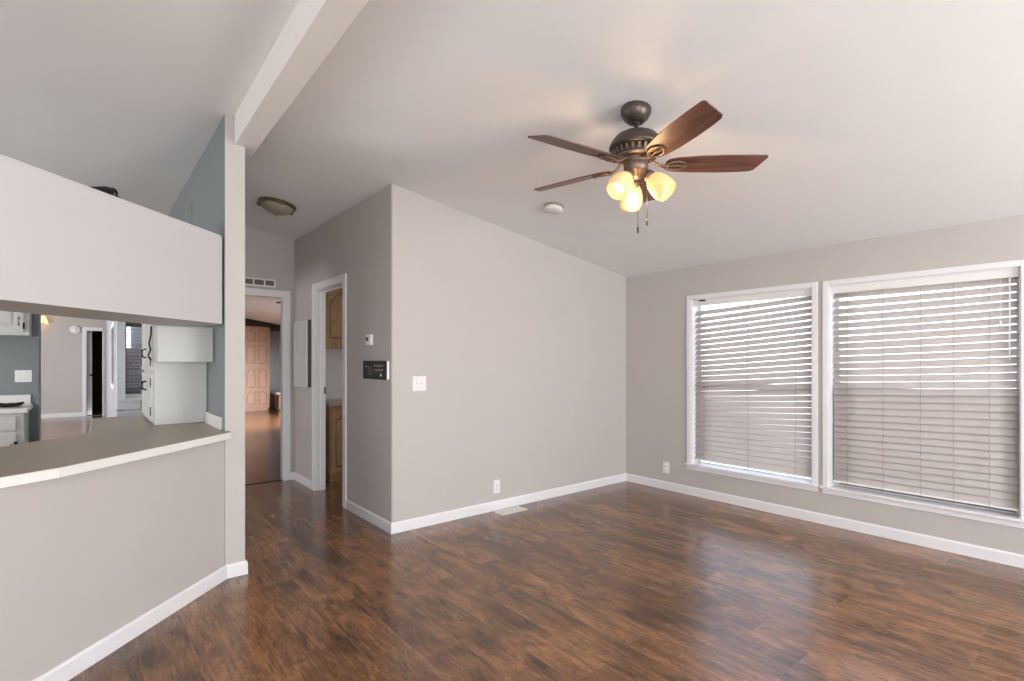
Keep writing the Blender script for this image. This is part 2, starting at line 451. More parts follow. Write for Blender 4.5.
wall_x('wall_far_bedroom', .92, XR + .16, 16.0, 16.12)
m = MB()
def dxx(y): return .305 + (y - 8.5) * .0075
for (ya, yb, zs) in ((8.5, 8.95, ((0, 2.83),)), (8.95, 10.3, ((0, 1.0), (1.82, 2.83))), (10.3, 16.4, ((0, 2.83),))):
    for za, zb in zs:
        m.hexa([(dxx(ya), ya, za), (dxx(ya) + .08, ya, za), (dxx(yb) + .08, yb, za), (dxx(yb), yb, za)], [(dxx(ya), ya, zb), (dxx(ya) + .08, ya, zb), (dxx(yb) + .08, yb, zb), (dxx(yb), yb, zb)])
struct(m.build('wall_dining_side', M['shadegrey']), 'side wall of the dining room, its shade painted as grey')
wall_y('wall_bedroom_left', .86, .92, 8.55, 16.0)
wall_x('wall_nook', .385, .769, 8.50, 8.56, openings=[(.40, .60, .90, 1.86)], mats=[M['white']], label='white wall around the narrow kitchen window')
wall_x('wall_bedroom_partition', .769, .92, 8.50, 8.56)
wall_x('wall_laundry_back', 1.92, XR, 6.10, 6.20)
# green kitchen stub wall
wall_x('wall_kitchen', XL, -.37, 7.10, 7.45, mats=[M['green']], label='green kitchen wall behind the white cabinets')

# bar half wall
def off45(y_minus_x, x): return (x, x + y_minus_x)
HWF = 2.905
m = MB()
m.prism([(-3.29, 2.236), (-.262, 2.645), (.653, 3.563), (.653, 3.70), (.62, 3.685), (-.30, 2.77), (-3.29, 2.36)], 0, .858)
struct(m.build('wall_bar', M['wall']), 'greige half wall under the breakfast bar')
# baseboards
def baseboard(name, pts, mat='trim', h=.084, th=.012, label=None):
    """pts along the wall foot; board lies to the right of the walking direction"""
    m = MB(); P = [Vector((x, y, 0)) for x, y in pts]; n = len(P); O = []
    for i in range(n):
        ds = []
        if i > 0: ds.append((P[i] - P[i - 1]).normalized())
        if i < n - 1: ds.append((P[i + 1] - P[i]).normalized())
        ns = [Vector((q.y, -q.x, 0)) for q in ds]
        if len(ns) == 1: o = ns[0] * th
        else:
            bis = (ns[0] + ns[1]).normalized(); o = bis * th / max(.3, bis.dot(ns[0]))
        O.append(P[i] + o)
    for i in range(n - 1):
        a, b, c, d_ = P[i], P[i + 1], O[i + 1], O[i]
        lo = [(q.x, q.y, .0005) for q in (a, d_, c, b)]; mid = [(q.x, q.y, h - .012) for q in (a, d_, c, b)]
        e = [a.lerp(a, 0), a.lerp(d_, .45), b.lerp(c, .45), b]
        hi = [(q.x, q.y, h) for q in e]
        m.hexa(lo, mid); m.hexa(mid, hi)
    return struct(m.build(name, M[mat]), label)
baseboard('baseboard_main', [(1.82, 4.576), (1.82, 3.685), (XR, 3.685), (XR, YB)], label='white baseboard around the hall corner, main wall and window wall')
baseboard('baseboard_hall', [(1.771, 6.10), (1.82, 6.10), (1.82, 5.476)])
baseboard('baseboard_bar', [(-3.2, 2.25), (-.262, 2.645), (.66, 3.565), (.769, 3.565), (.769, 5.07)], label='white baseboard along the bar half wall and post')
baseboard('baseboard_far', [(XL, 16.4), (-.06, 16.4)], h=.10)
baseboard('baseboard_bedroom', [(.92, 6.2), (.92, 16.0)])

# ------------------------------------------------------------------ door casings
def casing_x(name, x0, x1, ztop, y, w=.07, th=.016, depth=.1, label=None, sides=(1, 1)):
    """casing on a wall along X, room side facing -Y; jamb lines the opening"""
    m = MB()
    if sides[0]: m.box(x0 - w, x0 + .006, y - th, y - .0005, 0.0005, ztop + w)
    if sides[1]: m.box(x1 - .006, x1 + w, y - th, y - .0005, 0.0005, ztop + w)
    m.box(x0 + .006, x1 - .006, y - th, y - .0005, ztop - .006, ztop + w)
    m.box(x0 + .0005, x0 + .015, y, y + depth, .0005, ztop - .001); m.box(x1 - .015, x1 - .0005, y, y + depth, .0005, ztop - .001)
    m.box(x0 + .015, x1 - .015, y, y + depth, ztop - .015, ztop - .001)
    return struct(m.build(name, M['trim'], bevel=.003), label)
casing_x('door_1', .93, 1.712, 2.052, 6.10, w=.06, label='white cased doorway at the end of the hallway')
casing_x('door_3', .0, .33, 2.10, 16.4, w=.07, depth=.12, label='white cased doorway in the far beige wall', sides=(1, 0))
m = MB()          # side doorway in the hall wall (faces -X)
a, b, zt, w = 4.64, 5.41, 2.055, .065
m.box(1.804, 1.8195, a - w, a + .006, .0005, zt + w); m.box(1.804, 1.8195, b - .006, b + w, .0005, zt + w); m.box(1.804, 1.8195, a + .006, b - .006, zt - .006, zt + w)
m.box(1.82, 1.92, a + .0005, a + .015, .0005, zt - .001); m.box(1.82, 1.92, b - .015, b - .0005, .0005, zt - .001); m.box(1.82, 1.92, a + .015, b - .015, zt - .015, zt - .001)
m.box(1.865, 1.90, b - .027, b - .015, .0005, zt - .015); m.box(1.865, 1.90, a + .015, b - .027, zt - .027, zt - .015)
d2 = struct(m.build('door_2', M['trim'], bevel=.003), 'white cased side doorway in the hall wall')
m = MB(); m.box(1.902, 1.918, b - .0195, b - .0145, .99, 1.06); m.box(1.906, 1.914, b - .024, b - .018, 1.01, 1.04)
m.build('strike_plate', M['brass'], d2)
# threshold strip at the bedroom doorway
m = MB(); m.prism([(.93, 6.125), (1.686, 6.125), (1.686, 6.15), (.93, 6.15)], .0005, .006)
struct(m.build('trim_3', M['darkgap']), 'dark threshold strip across the bedroom doorway')

# ------------------------------------------------------------------ living room windows and blinds
def window(name, y0, y1, z0, z1, label):
    m = MB(); w = .043; x = XR
    for args in ((y0 - w, y0, z0 - .0, z1 + w), (y1, y1 + w, z0 - .0, z1 + w), (y0, y1, z1, z1 + w)):
        m.box(x - .014, x - .0005, *args)
    o = struct(m.build(name, M['trim'], bevel=.003), label)
    m = MB(); m.box(x - .034, x - .0002, y0 - w - .012, y1 + w + .012, z0 - .014, z0 + .004); m.box(x - .0002, x + .158, y0 + .0005, y1 - .0005, z0 + .0004, z0 + .004)
    m.build('window_sill', M['trim'], o, bevel=.004)
    m = MB(); m.box(x - .012, x - .0005, y0 - w, y1 + w, z0 - .056, z0 - .0165)
    m.build('window_apron', M['trim'], o, bevel=.002)
    m = MB()      # jamb liners
    m.box(x, x + .12, y0 + .0005, y0 + .008, z0, z1); m.box(x, x + .12, y1 - .008, y1 - .0005, z0, z1); m.box(x, x + .12, y0 + .008, y1 - .008, z1 - .008, z1 - .0005)
    m.build('window_jamb', M['trim'], o)
    zm = z0 + (z1 - z0) * .48
    m = MB(); f = .035; xs = x + .11
    m.box(xs, xs + .03, y0 + .008, y0 + f, z0, z1 - .008); m.box(xs, xs + .03, y1 - f, y1 - .008, z0, z1 - .008)
    m.box(xs, xs + .03, y0 + f, y1 - f, z1 - f, z1 - .008); m.box(xs, xs + .03, y0 + f, y1 - f, z0 + .004, z0 + .014)
    m.box(xs - .01, xs + .035, y0 + f, y1 - f, zm - .03, zm + .03)
    m.build('window_sash', M['trim'], o)
    m = MB(); m.box(xs + .012, xs + .016, y0 + f, y1 - f, z0 + .014, z1 - f)
    m.build('glass_pane', M['glass'], o)
    return o, zm
win1, zm1 = window('window_1', W1[0], W1[1], WZ[0], WZ[1], 'left living room window, white cased, behind the sagging blind')
win2, zm2 = window('window_2', W2[0], W2[1], WZ[0], WZ[1], 'right living room window, white cased, behind the larger looking blind')
m = MB(); m.box(XR + .146, XR + .148, W2[0] + .02, W2[1] - .02, WZ[0] + .002, zm2)
m.build('insect_screen', M['mesh'], win2)

def blind(label, y0, y1, z0, z1, sag, tilt, gapstop, cords, group, lower=None):
    """inside-mounted horizontal blind; sag = how far the left (far) end has dropped under the headrail"""
    root = thing('window_blind', label, 'window blind', (XR + .055, (y0 + y1) / 2, z1), 0, group)
    L = (y1 - y0) / 2 - .014; H = z1 - z0
    m = MB(); m.box(-.030, .030, -L, L, -.052, -.004); m.build('headrail', M['plastic'], root, bevel=.003)
    m = MB(); m.box(-.040, -.031, -L - .004, L + .004, -.064, -.001); m.build('valance', M['plastic'], root, bevel=.002)
    n = int((H - .13) / .0510); top = -.078; bot = -H + .078
    Wd = .0575
    m = MB()
    for i in range(n):
        t = i / (n - 1)
        zR = top + (bot - top) * t
        zL = (top - sag) + (bot - (top - sag)) * (t ** .92)
        if lower and t > lower[0]:
            ang = math.radians(lower[1])
        else: ang = math.radians(tilt)
        ang += math.radians(random.uniform(-2, 2))
        seg = 5; sy = 6
        g = []
        for a_ in range(seg + 1):
            u = (a_ / seg - .5) * Wd; crown = .0035 * (1 - (2 * a_ / seg - 1) ** 2)
            row = []
            for b_ in range(sy + 1):
                y = -L + .004 + (2 * L - .008) * b_ / sy; zz = zR + (zL - zR) * b_ / sy
                bow = -.003 * math.sin(PI * b_ / sy)
                # u<0 is the room side edge; positive tilt lowers the room side edge
                X = u * math.cos(ang) - crown * math.sin(ang); Z = u * math.sin(ang) + crown * math.cos(ang)
                row.append((X, y, zz + Z + bow))
            g.append(row)
        T = .0026
        vt = [[m.b.verts.new(p) for p in r_] for r_ in g]
        vb = [[m.b.verts.new((p[0] + T * math.sin(ang), p[1], p[2] - T * math.cos(ang))) for p in r_] for r_ in g]
        for a_ in range(seg):
            for b_ in range(sy):
                m.b.faces.new((vt[a_][b_], vt[a_ + 1][b_], vt[a_ + 1][b_ + 1], vt[a_][b_ + 1])).smooth = True
                m.b.faces.new((vb[a_][b_ + 1], vb[a_ + 1][b_ + 1], vb[a_ + 1][b_], vb[a_][b_])).smooth = True
        for b_ in range(sy):
            m.b.faces.new((vt[0][b_ + 1], vb[0][b_ + 1], vb[0][b_], vt[0][b_])); m.b.faces.new((vt[seg][b_], vb[seg][b_], vb[seg][b_ + 1], vt[seg][b_ + 1]))
        for a_ in range(seg):
            m.b.faces.new((vt[a_][0], vb[a_][0], vb[a_ + 1][0], vt[a_ + 1][0])); m.b.faces.new((vt[a_ + 1][sy], vb[a_ + 1][sy], vb[a_][sy], vt[a_][sy]))
    m.build('slats', M['slat'], root)
    m = MB(); m.box(-.028, .028, -L, L, -H + .040, -H + .056); m.build('bottom_rail', M['plastic'], root, bevel=.003)
    for fy in cords:
        y = -L + 2 * L * fy
        m = MB()
        for xx in (-.031, .031):
            pts = [(xx + .0018 * math.sin(k * 2.1), y + .003 * math.sin(k * 1.7), -.05 + (-H + .07) * k / 60) for k in range(61)]
            m.tube(pts, .0013, 5)
        for k in range(n):
            zz = top + (bot - top) * k / (n - 1) - sag * fy * (1 - k / (n - 1))
            m.tube([(-.031, y, zz - .012), (.031, y, zz + .012)], .0009, 4)
        m.build('ladder_cord', M['cordmat'], root)
    return root
b1 = blind('left window blind, its far top corner sagged below the headrail', W1[0], W1[1], WZ[0], WZ[1], .055, 51, 0, (.12, .50, .90), 'white slatted blinds in the living room')
b2 = blind('right window blind with longer cords, lower slats closed and grey', W2[0], W2[1], WZ[0], WZ[1], .0, 52, 0, (.13, .30, .47, .68, .90), 'white slatted blinds in the living room', lower=(.50, 77))
m = MB(); m.tube([(-.046, -.46, -.06), (-.047, -.46, -.34)], .0015, 5); m.lathe([(0, 0), (.006, .004), (.008, .03), (.003, .045), (0, .047)], 10, Matrix.Translation((-.047, -.46, -.385))); m.build('lift_cord', M['plastic'], b2)
m = MB(); m.tube([(-.046, -.505, -.06), (-.048, -.505, -.60)], .004, 6); m.build('tilt_wand', M['plastic'], b2)
m = MB(); m.box(-.062, -.041, .41, .47, -.022, -.010); m.build('valance_clip', M['slot'], b1)

# ------------------------------------------------------------------ ceiling fan
def fan(name, label, loc, phase, lit, cz):
    root = thing(name, label, 'ceiling fan', loc)
    root.rotation_euler = (0, 0, math.radians(phase))
    br, bl = M['bronze'], M['bronzepale']
    # z = 0 at the blade plane; cz = ceiling height above it
    m = MB(); m.lathe([(.026, cz - .074), (.034, cz - .076), (.042, cz - .072), (.062, cz - .054), (.075, cz - .030), (.078, cz - .012), (.077, cz - .004), (.073, cz + .012)], 40); m.build('canopy', br, root)
    m = MB(); m.lathe([(0, cz - .082), (.018, cz - .080), (.024, cz - .068), (.02, cz - .06), (0, cz - .06)], 20)
    m.lathe([(.0105, .15), (.0105, cz - .07)], 16); m.build('downrod', br, root)
    m = MB()
    m.lathe([(0, .174), (.032, .174), (.070, .166), (.104, .148), (.128, .120), (.138, .094), (.138, .086), (.130, .080), (.112, .078), (.108, .050), (.096, .034), (0, .034)], 56)
    m.build('motor_housing', br, root)
    m = MB()                          # decorative vented collar
    for k in range(24):
        mt = Matrix.Rotation(2 * PI * k / 24, 4, 'Z') @ Matrix.Translation((.114, 0, .062)) @ Matrix.Rotation(math.radians(24), 4, 'Y')
        m.box(-.004, .006, -.006, .006, -.013, .014, mat=mt)
    m.lathe([(.088, .030), (.106, .034), (.108, .043), (.100, .047), (.09, .047)], 40)
    m.build('motor_collar', bl, root, bevel=.001)
    m = MB(); m.lathe([(0, .034), (.066, .033), (.070, .024), (.062, .018), (.058, .010), (.062, .004), (.062, -.030), (.052, -.038), (.028, -.060), (.020, -.072), (0, -.074)], 36)
    m.build('switch_housing', bl, root)
    for k in range(5):
        R = Matrix.Rotation(2 * PI * k / 5, 4, 'Z')
        P = R @ Matrix.Rotation(math.radians(-14), 4, 'X')
        m = MB()
        # outline of the blade: narrow root, wide body, clipped corner at the tip
        up = [(.150, .027), (.165, .046), (.20, .058), (.30, .068), (.42, .073), (.53, .072), (.596, .067), (.616, .057)]
        dn = [(.651, -.050), (.641, -.063), (.54, -.068), (.42, -.070), (.30, -.066), (.20, -.056), (.165, -.045), (.150, -.027)]
        pts = up + dn
        a = [m.b.verts.new((x, y, -.003)) for x, y in pts]; c = [m.b.verts.new((x, y, .003)) for x, y in pts]
        m.b.faces.new(a[::-1]); m.b.faces.new(c)
        for i in range(len(pts)): m.b.faces.new((a[i], a[(i + 1) % len(pts)], c[(i + 1) % len(pts)], c[i]))
        bo = m.build('blade', M['blade'], root, bevel=.0012, matrix=P)
        m = MB()                      # iron: an arm that forks round an open oval under the blade root
        for s_ in (-1, 1):
            m.tube([(.150, .012 * s_, -.012), (.175, .030 * s_, -.009), (.215, .034 * s_, -.008), (.245, .018 * s_, -.008), (.252, 0, -.008)], [.009, .009, .008, .007, .007], 8, flat=(1, .5))
        m.tube([(.150, 0, -.012), (.19, 0, -.009), (.252, 0, -.008)], [.009, .006, .006], 8, flat=(1, .5))
        m.tube([(.050, 0, .026), (.080, 0, .022), (.120, 0, -.004), (.152, 0, -.012)], [.014, .012, .011, .016], 10, flat=(1, .55))
        for q in ((.178, .024), (.178, -.024), (.245, 0)):
            m.lathe([(0, -.016), (.006, -.0155), (.006, -.008)], 10, Matrix.Translation((q[0], q[1], 0)))
        m.build('blade_iron', bl, bo)
    # light kit: three tulip shades leaning outwards
    off = LAMP_ANG
    for k, an in enumerate(off):
        R = Matrix.Rotation(math.radians(an - phase), 4, 'Z')
        T = R @ Matrix.Translation((.046, 0, -.044)) @ Matrix.Rotation(math.radians(180 - 43), 4, 'Y') @ Matrix.Scale(1.07, 4)
        m = MB()
        m.tube([R @ Vector((.028, 0, -.035)), R @ Vector((.05, 0, -.040)), R @ Vector((.066, 0, -.055))], .011, 10)
        m.lathe([(0, .012), (.024, .014), (.029, .030), (.029, .044), (.025, .046), (0, .046)], 24, T)
        m.build('lamp_arm', bl, root)
        m = MB()
        prof = [(.024, .044), (.034, .052), (.046, .072), (.054, .098), (.057, .124), (.055, .148), (.050, .162)]
        inner = [(r - .003, z) for r, z in prof[::-1]]
        m.lathe(prof + inner, 36, T, cap=False)
        sh = m.build('lamp_shade', M['shade'] if lit else M['shadeoff'], root)
        m = MB(); m.lathe([(0, .046), (.012, .046), (.014, .066), (.026, .088), (.030, .108), (.026, .128), (.014, .140), (0, .143)], 20, T)
        m.build('bulb', M['bulb'] if lit else M['bulboff'], sh)
    rt_, fw_ = Vector((.774, -.633, 0)), Vector((.633, .774, 0))
    for (a, b, L) in ((-.004, -.056, .262), (.050, -.030, .216)):
        m = MB(); v = Matrix.Rotation(-math.radians(phase), 4, 'Z') @ (rt_ * a + fw_ * b)
        m.tube([(v.x, v.y, -.02), (v.x, v.y, -.07 - L)], .0014, 6)
        m.lathe([(0, -.036), (.0050, -.034), (.0062, -.014), (.003, 0), (0, .001)], 10, Matrix.Translation((v.x, v.y, -.07 - L)))
        m.build('pull_chain', br, root)
    return root
fx, fy = 2.2066, 1.6835
FH = 2.34
LAMP_ANG = (48, 182, 290)
fan('ceiling_fan', 'bronze five blade ceiling fan with three lit amber glass shades', (fx, fy, FH), 30, True, zc(fx) - FH)
pl = bpy.data.lights.new('fan_lamp', 'POINT'); pl.energy = 5; pl.color = (1, .64, .32); pl.shadow_soft_size = .05
plo = bpy.data.objects.new('fan_lamp', pl); plo.location = (fx, fy, FH - .21); COL.objects.link(plo)
fan('ceiling_fan', 'dark blade tip of a second ceiling fan seen through the bedroom doorway', (2.72, 7.84, 2.20), 148, False, zc(2.72) - 2.20)

# ------------------------------------------------------------------ ceiling fixtures
SL = Matrix.Rotation(math.atan(.15), 4, 'Y')
lx, ly = 1.35, 5.02
root = thing('flush_ceiling_light', 'brass rimmed flush glass bowl light on the hallway ceiling', 'ceiling light', (lx, ly, zc(lx)))
root.rotation_euler = (0, math.atan(.15), 0)
m = MB(); m.lathe([(.148, -.001), (.160, -.006), (.163, -.020), (.150, -.032), (.140, -.030), (.138, -.001)], 48); 
for k in range(3):
    m.box(.140, .172, -.020, .020, -.040, -.020, mat=Matrix.Rotation(2 * PI * k / 3 + .5, 4, 'Z'))
m.build('rim', M['brass'], root, bevel=.002)
m = MB(); m.lathe([(.140, -.022), (.138, -.034), (.118, -.058), (.080, -.080), (.036, -.092), (0, -.094)], 48); m.build('glass_bowl', M['shadeoff'], root)
m = MB(); m.lathe([(0, -.090), (.014, -.092), (.016, -.100), (.008, -.106), (.010, -.114), (.004, -.122), (0, -.123)], 20); m.build('finial', M['brass'], root)

sx_, sy_ = 2.829, 2.942
root = thing('smoke_detector', 'round white smoke detector on the ceiling beyond the fan', 'smoke detector', (sx_, sy_, zc(sx_)))
root.rotation_euler = (0, math.atan(.15), 0)
m = MB(); m.lathe([(.078, -.001), (.080, -.008), (.078, -.016), (0, -.016)], 40); m.build('mounting_base', M['counter'], root)
m = MB(); m.lathe([(.072, -.016), (.073, -.032), (.066, -.040), (0, -.041)], 40); m.build('cover', M['plastic'], root)

# vent grille above the bedroom doorway
root = thing('air_vent', 'white louvered air return vent above the bedroom doorway', 'air vent', (1.455, 6.10, 2.183))
m = MB(); x0, x1, z0, z1 = -.175, .163, -.043, .043
m.box(x0, x1, -.012, -.0005, z0, z0 + .016); m.box(x0, x1, -.012, -.0005, z1 - .016, z1)
xs = [x0, x0 + .016, x0 + .108, x0 + .122, x0 + .218, x0 + .232, x1 - .016, x1]
for a, b in ((0, 1), (2, 3), (4, 5), (6, 7)): m.box(xs[a], xs[b], -.012, -.0005, z0 + .016, z1 - .016)
m.build('grille_frame', M['plastic'], root, bevel=.002)
m = MB()
for k in range(5): m.box(x0 + .016, x1 - .016, -.006, -.004, z0 + .021 + k * .0105, z0 + .024 + k * .0105)
m.build('louvers', M['counter'], root)
m = MB(); m.box(x0 + .016, x1 - .016, -.002, -.0008, z0 + .016, z1 - .016); m.build('duct_opening', M['duct'], root)

# ------------------------------------------------------------------ wall fittings
def plate(name, label, cat, M4, w, h, kind, gangs=1, group=None):
    """M4: plate frame, local x right, z up, -y out of the wall"""
    root = thing(name, label, cat); root.matrix_world = M4
    if group: root['group'] = group
    m = MB(); m.box(-w / 2, w / 2, -.006, -.0005, -h / 2, h / 2); m.build('cover_plate', M['plastic'], root, bevel=.0025)
    for g in range(gangs):
        cx = (g - (gangs - 1) / 2) * .046
        if kind == 'switch':
            m = MB(); m.box(cx - .005, cx + .005, -.016, -.006, -.004, .012); m.build('toggle', M['plastic'], root, bevel=.001)
            for zz in (-.030, .030):
                m = MB(); m.lathe([(0, -.0005), (.003, -.0005), (.003, .0008)], 8, Matrix.Translation((cx, -.0062, zz)) @ Matrix.Rotation(PI / 2, 4, 'X'))
                m.build('screw', M['faintslot'], root)
        else:
            for zz in (-.020, .020):
                m = MB(); m.lathe([(0, .003), (.015, .003), (.0165, 0)], 20, Matrix.Translation((cx, -.006, zz)) @ Matrix.Rotation(PI / 2, 4, 'X'))
                so = m.build('socket', M['plastic'], root)
                for xx in (-.006, .006):
                    m = MB(); m.box(cx + xx - .001, cx + xx + .001, -.0095, -.0088, zz - .002, zz + .006); m.build('slot', M['faintslot'], so)
    return root
Rx = Matrix.Rotation(-PI / 2, 4, 'Z')      # plate facing -X
plate('light_switch', 'double toggle light switch plate on the main wall near the hall corner', 'light switch', Matrix.Translation((2.056, 3.685, 1.148)), .122, .118, 'switch', 2)
plate('wall_outlet', 'white outlet low on the main wall above the floor register', 'outlet', Matrix.Translation((2.834, 3.685, .209)), .074, .118, 'outlet', 1, 'low wall outlets')
plate('wall_outlet', 'white outlet low on the window wall left of the windows', 'outlet', Matrix.Translation((XR, 3.165, .228)) @ Rx, .078, .118, 'outlet', 1, 'low wall outlets')
plate('wall_switch_outlet', 'double switch plate on the green kitchen wall between the cabinets', 'light switch', Matrix.Translation((-.482, 7.10, 1.18)), .125, .118, 'switch', 2)

# floor register
root = thing('floor_register', 'pale metal floor register beside the main wall baseboard', 'floor vent', (2.914, 3.580, 0))
m = MB(); a, b, f = .143, .066, .016
m.box(-a, a, -b, -b + f, .0005, .005); m.box(-a, a, b - f, b, .0005, .005); m.box(-a, -a + f, -b + f, b - f, .0005, .005); m.box(a - f, a, -b + f, b - f, .0005, .005)
m.build('register_frame', M['counteredge'], root, bevel=.001)
m = MB()
for k in range(18): m.box(-a + f + .006 + k * .0142, -a + f + .011 + k * .0142, -b + f, b - f, .001, .0045)
m.box(-a + f, a - f, -.003, .003, .001, .0048); m.box(-a + f, a - f, -b + f, b - f, .0002, .0009)
m.build('register_louvers', M['counteredge'], root)

# thermostat
root = thing('thermostat', 'small white thermostat with dark display above the black wall intercom', 'thermostat', (1.82, 4.06, 1.495))
m = MB(); m.box(-.030, -.0005, -.052, .052, -.042, .050); m.build('housing', M['plastic'], root, bevel=.010, seg=3)
m = MB(); m.box(-.0325, -.0295, -.004, .034, -.002, .030); m.build('display', M['slot'], root, bevel=.001)
# intercom: black faced panel with chrome buttons
root = thing('wall_intercom', 'black faced wall intercom panel with chrome buttons beside the hall corner', 'intercom', (1.82, 3.945, 1.258))
m = MB(); m.box(-.020, -.0005, -.219, .210, -.074, .070); m.build('back_box', M['plastic'], root, bevel=.003)
m = MB(); m.box(-.030, -.0202, -.221, .212, -.076, .072); fp = m.build('front_panel', M['black'], root, bevel=.006)
m = MB()
for k in range(7): m.box(-.0322, -.0302, .03 + k * .012, .036 + k * .012, -.045, .03)
m.build('speaker_grille', M['duct'], fp)
for r_ in range(2):
    for c_ in range(5):
        m = MB(); m.box(-.034, -.0302, -.17 + c_ * .034, -.148 + c_ * .034, -.010 + r_ * .034, .006 + r_ * .034); m.build('button', M['bronzepale'], fp, bevel=.001)
m = MB(); m.lathe([(0, .008), (.014, .008), (.016, 0)], 16, Matrix.Translation((-.0302, -.14, -.042)) @ Matrix.Rotation(-PI / 2, 4, 'Y')); m.build('dial', M['chrome'], fp)
m = MB(); m.lathe([(0, .006), (.01, .006), (.011, 0)], 16, Matrix.Translation((-.0302, .135, .025)) @ Matrix.Rotation(-PI / 2, 4, 'Y'))
m.build('dial', M['chrome'], fp)

# electrical panel
root = thing('electrical_panel', 'white electrical panel with slightly open cover on the hallway wall', 'electrical panel', (1.82, 5.80, 1.41))
m = MB(); m.box(-.026, -.0005, -.26, .18, -.352, .352); m.build('panel_box', M['duct'], root)
m = MB(); m.box(-.050, -.034, -.27, .17, -.358, .350); dr = m.build('panel_door', M['white'], root, bevel=.005, seg=3)
dr.rotation_euler = (0, 0, 0)
m = MB(); m.box(-.0535, -.0505, -.175, -.150, -.02, .02); m.build('latch', M['white'], dr, bevel=.001)

# ------------------------------------------------------------------ kitchen: bar countertop, soffit, pantry
root = thing('bar_countertop', 'angled taupe laminate breakfast bar countertop with white edge', 'countertop', (0, 3.5, .859))
m = MB()
outer = [(-3.28, 2.05), (-.266, 2.632), (-.082, 2.742), (.628, 3.437), (.676, 3.485), (.676, 3.562), (.652, 3.562), (.652, 5.0), (.035, 5.0), (.012, 3.974), (-.38, 3.55), (-3.28, 3.10)]
m.prism([(x, y - 3.5) for x, y in outer], 0, .0395); m.build('edge_band', M['counteredge'], root, bevel=.002)
cen = Vector((0, 3.6))
def inset(poly, dd):
    out = []; n = len(poly)
    for i in range(n):
        p0, p1, p2 = Vector(poly[i - 1]), Vector(poly[i]), Vector(poly[(i + 1) % n])
        a = (p1 - p0).normalized(); b = (p2 - p1).normalized()
        na = Vector((-a.y, a.x)); nb = Vector((-b.y, b.x)); bs = (na + nb).normalized()
        out.append(p1 + bs * dd / max(.35, bs.dot(na)))
    return out
m = MB(); m.prism([(p[0], p[1] - 3.5) for p in inset(outer, .004)], .0395, .0412); m.build('laminate_top', M['counter'], root)
root = thing('base_cabinet', 'white base cabinets carrying the breakfast bar countertop', 'cabinet', (0, 3.5, 0))
m = MB(); m.prism([(x, y - 3.5) for x, y in [(-3.27, 2.38), (-.32, 2.78), (.60, 3.70), (.65, 3.71), (.65, 4.98), (.06, 4.98), (.04, 3.98), (-.37, 3.53), (-3.27, 3.08)]], .09, .858); m.build('cabinet_body', M['white'], root)
m = MB(); m.prism([(x, y - 3.5) for x, y in [(-3.26, 2.40), (-.32, 2.80), (.60, 3.72), (.645, 3.73), (.645, 4.95), (.10, 4.95), (.09, 3.98), (-.35, 3.49), (-3.26, 3.04)]], .0005, .0895); m.build('toe_kick', M['darkgap'], root)
# backsplash against the green wall
root = thing('backsplash', 'short white backsplash strip against the green wall at the bar end', 'backsplash', (.6535, 3.9, .9005))
m = MB(); m.box(-.016, -.0005, -.27, .255, 0, .078); m.build('backsplash_strip', M['counteredge'], root, bevel=.002)

root = thing('overhead_soffit', 'large white boxed soffit hanging over the breakfast bar', 'soffit', (0, 3.0, 1.551))
m = MB(); sp = [(-1.59, 1.345), (.643, 3.578), (.643, 3.797), (.34, 3.92), (-1.59, 1.99)]
m.prism([(x, y - 3.0) for x, y in sp], 0, .530)
m.build('soffit_box', M['soffit'], root, bevel=.002)
m = MB(); m.prism([(x + (-.004 if i < 2 else 0), y - 3.0 + (-.0 if i < 2 else 0)) for i, (x, y) in enumerate(sp)], .5305, .540); m.build('top_trim', M['soffit'], root, bevel=.002)

# black item lying on the soffit
ox, oy = .075, 3.075
root = thing('black_ornament', 'small black ornament with a ring lying on top of the white soffit', 'ornament', (ox, oy, 2.0915), math.radians(45))
m = MB(); m.tube([(-.10, .012, .008), (-.05, .01, .016), (.0, .01, .026), (.03, .01, .030)], [.006, .014, .022, .022], 10); m.build('body', M['blackiron'], root)
m = MB()
m.tube([(.045 + .020 * math.cos(q * PI / 8), .01, .032 + .018 * math.sin(q * PI / 8)) for q in range(17)], .006, 8); m.build('ring', M['blackiron'], root)
m = MB(); m.tube([(.065, .01, .02), (.085, .01, .010), (.10, .01, .008)], .008, 8); m.build('foot', M['blackiron'], root)

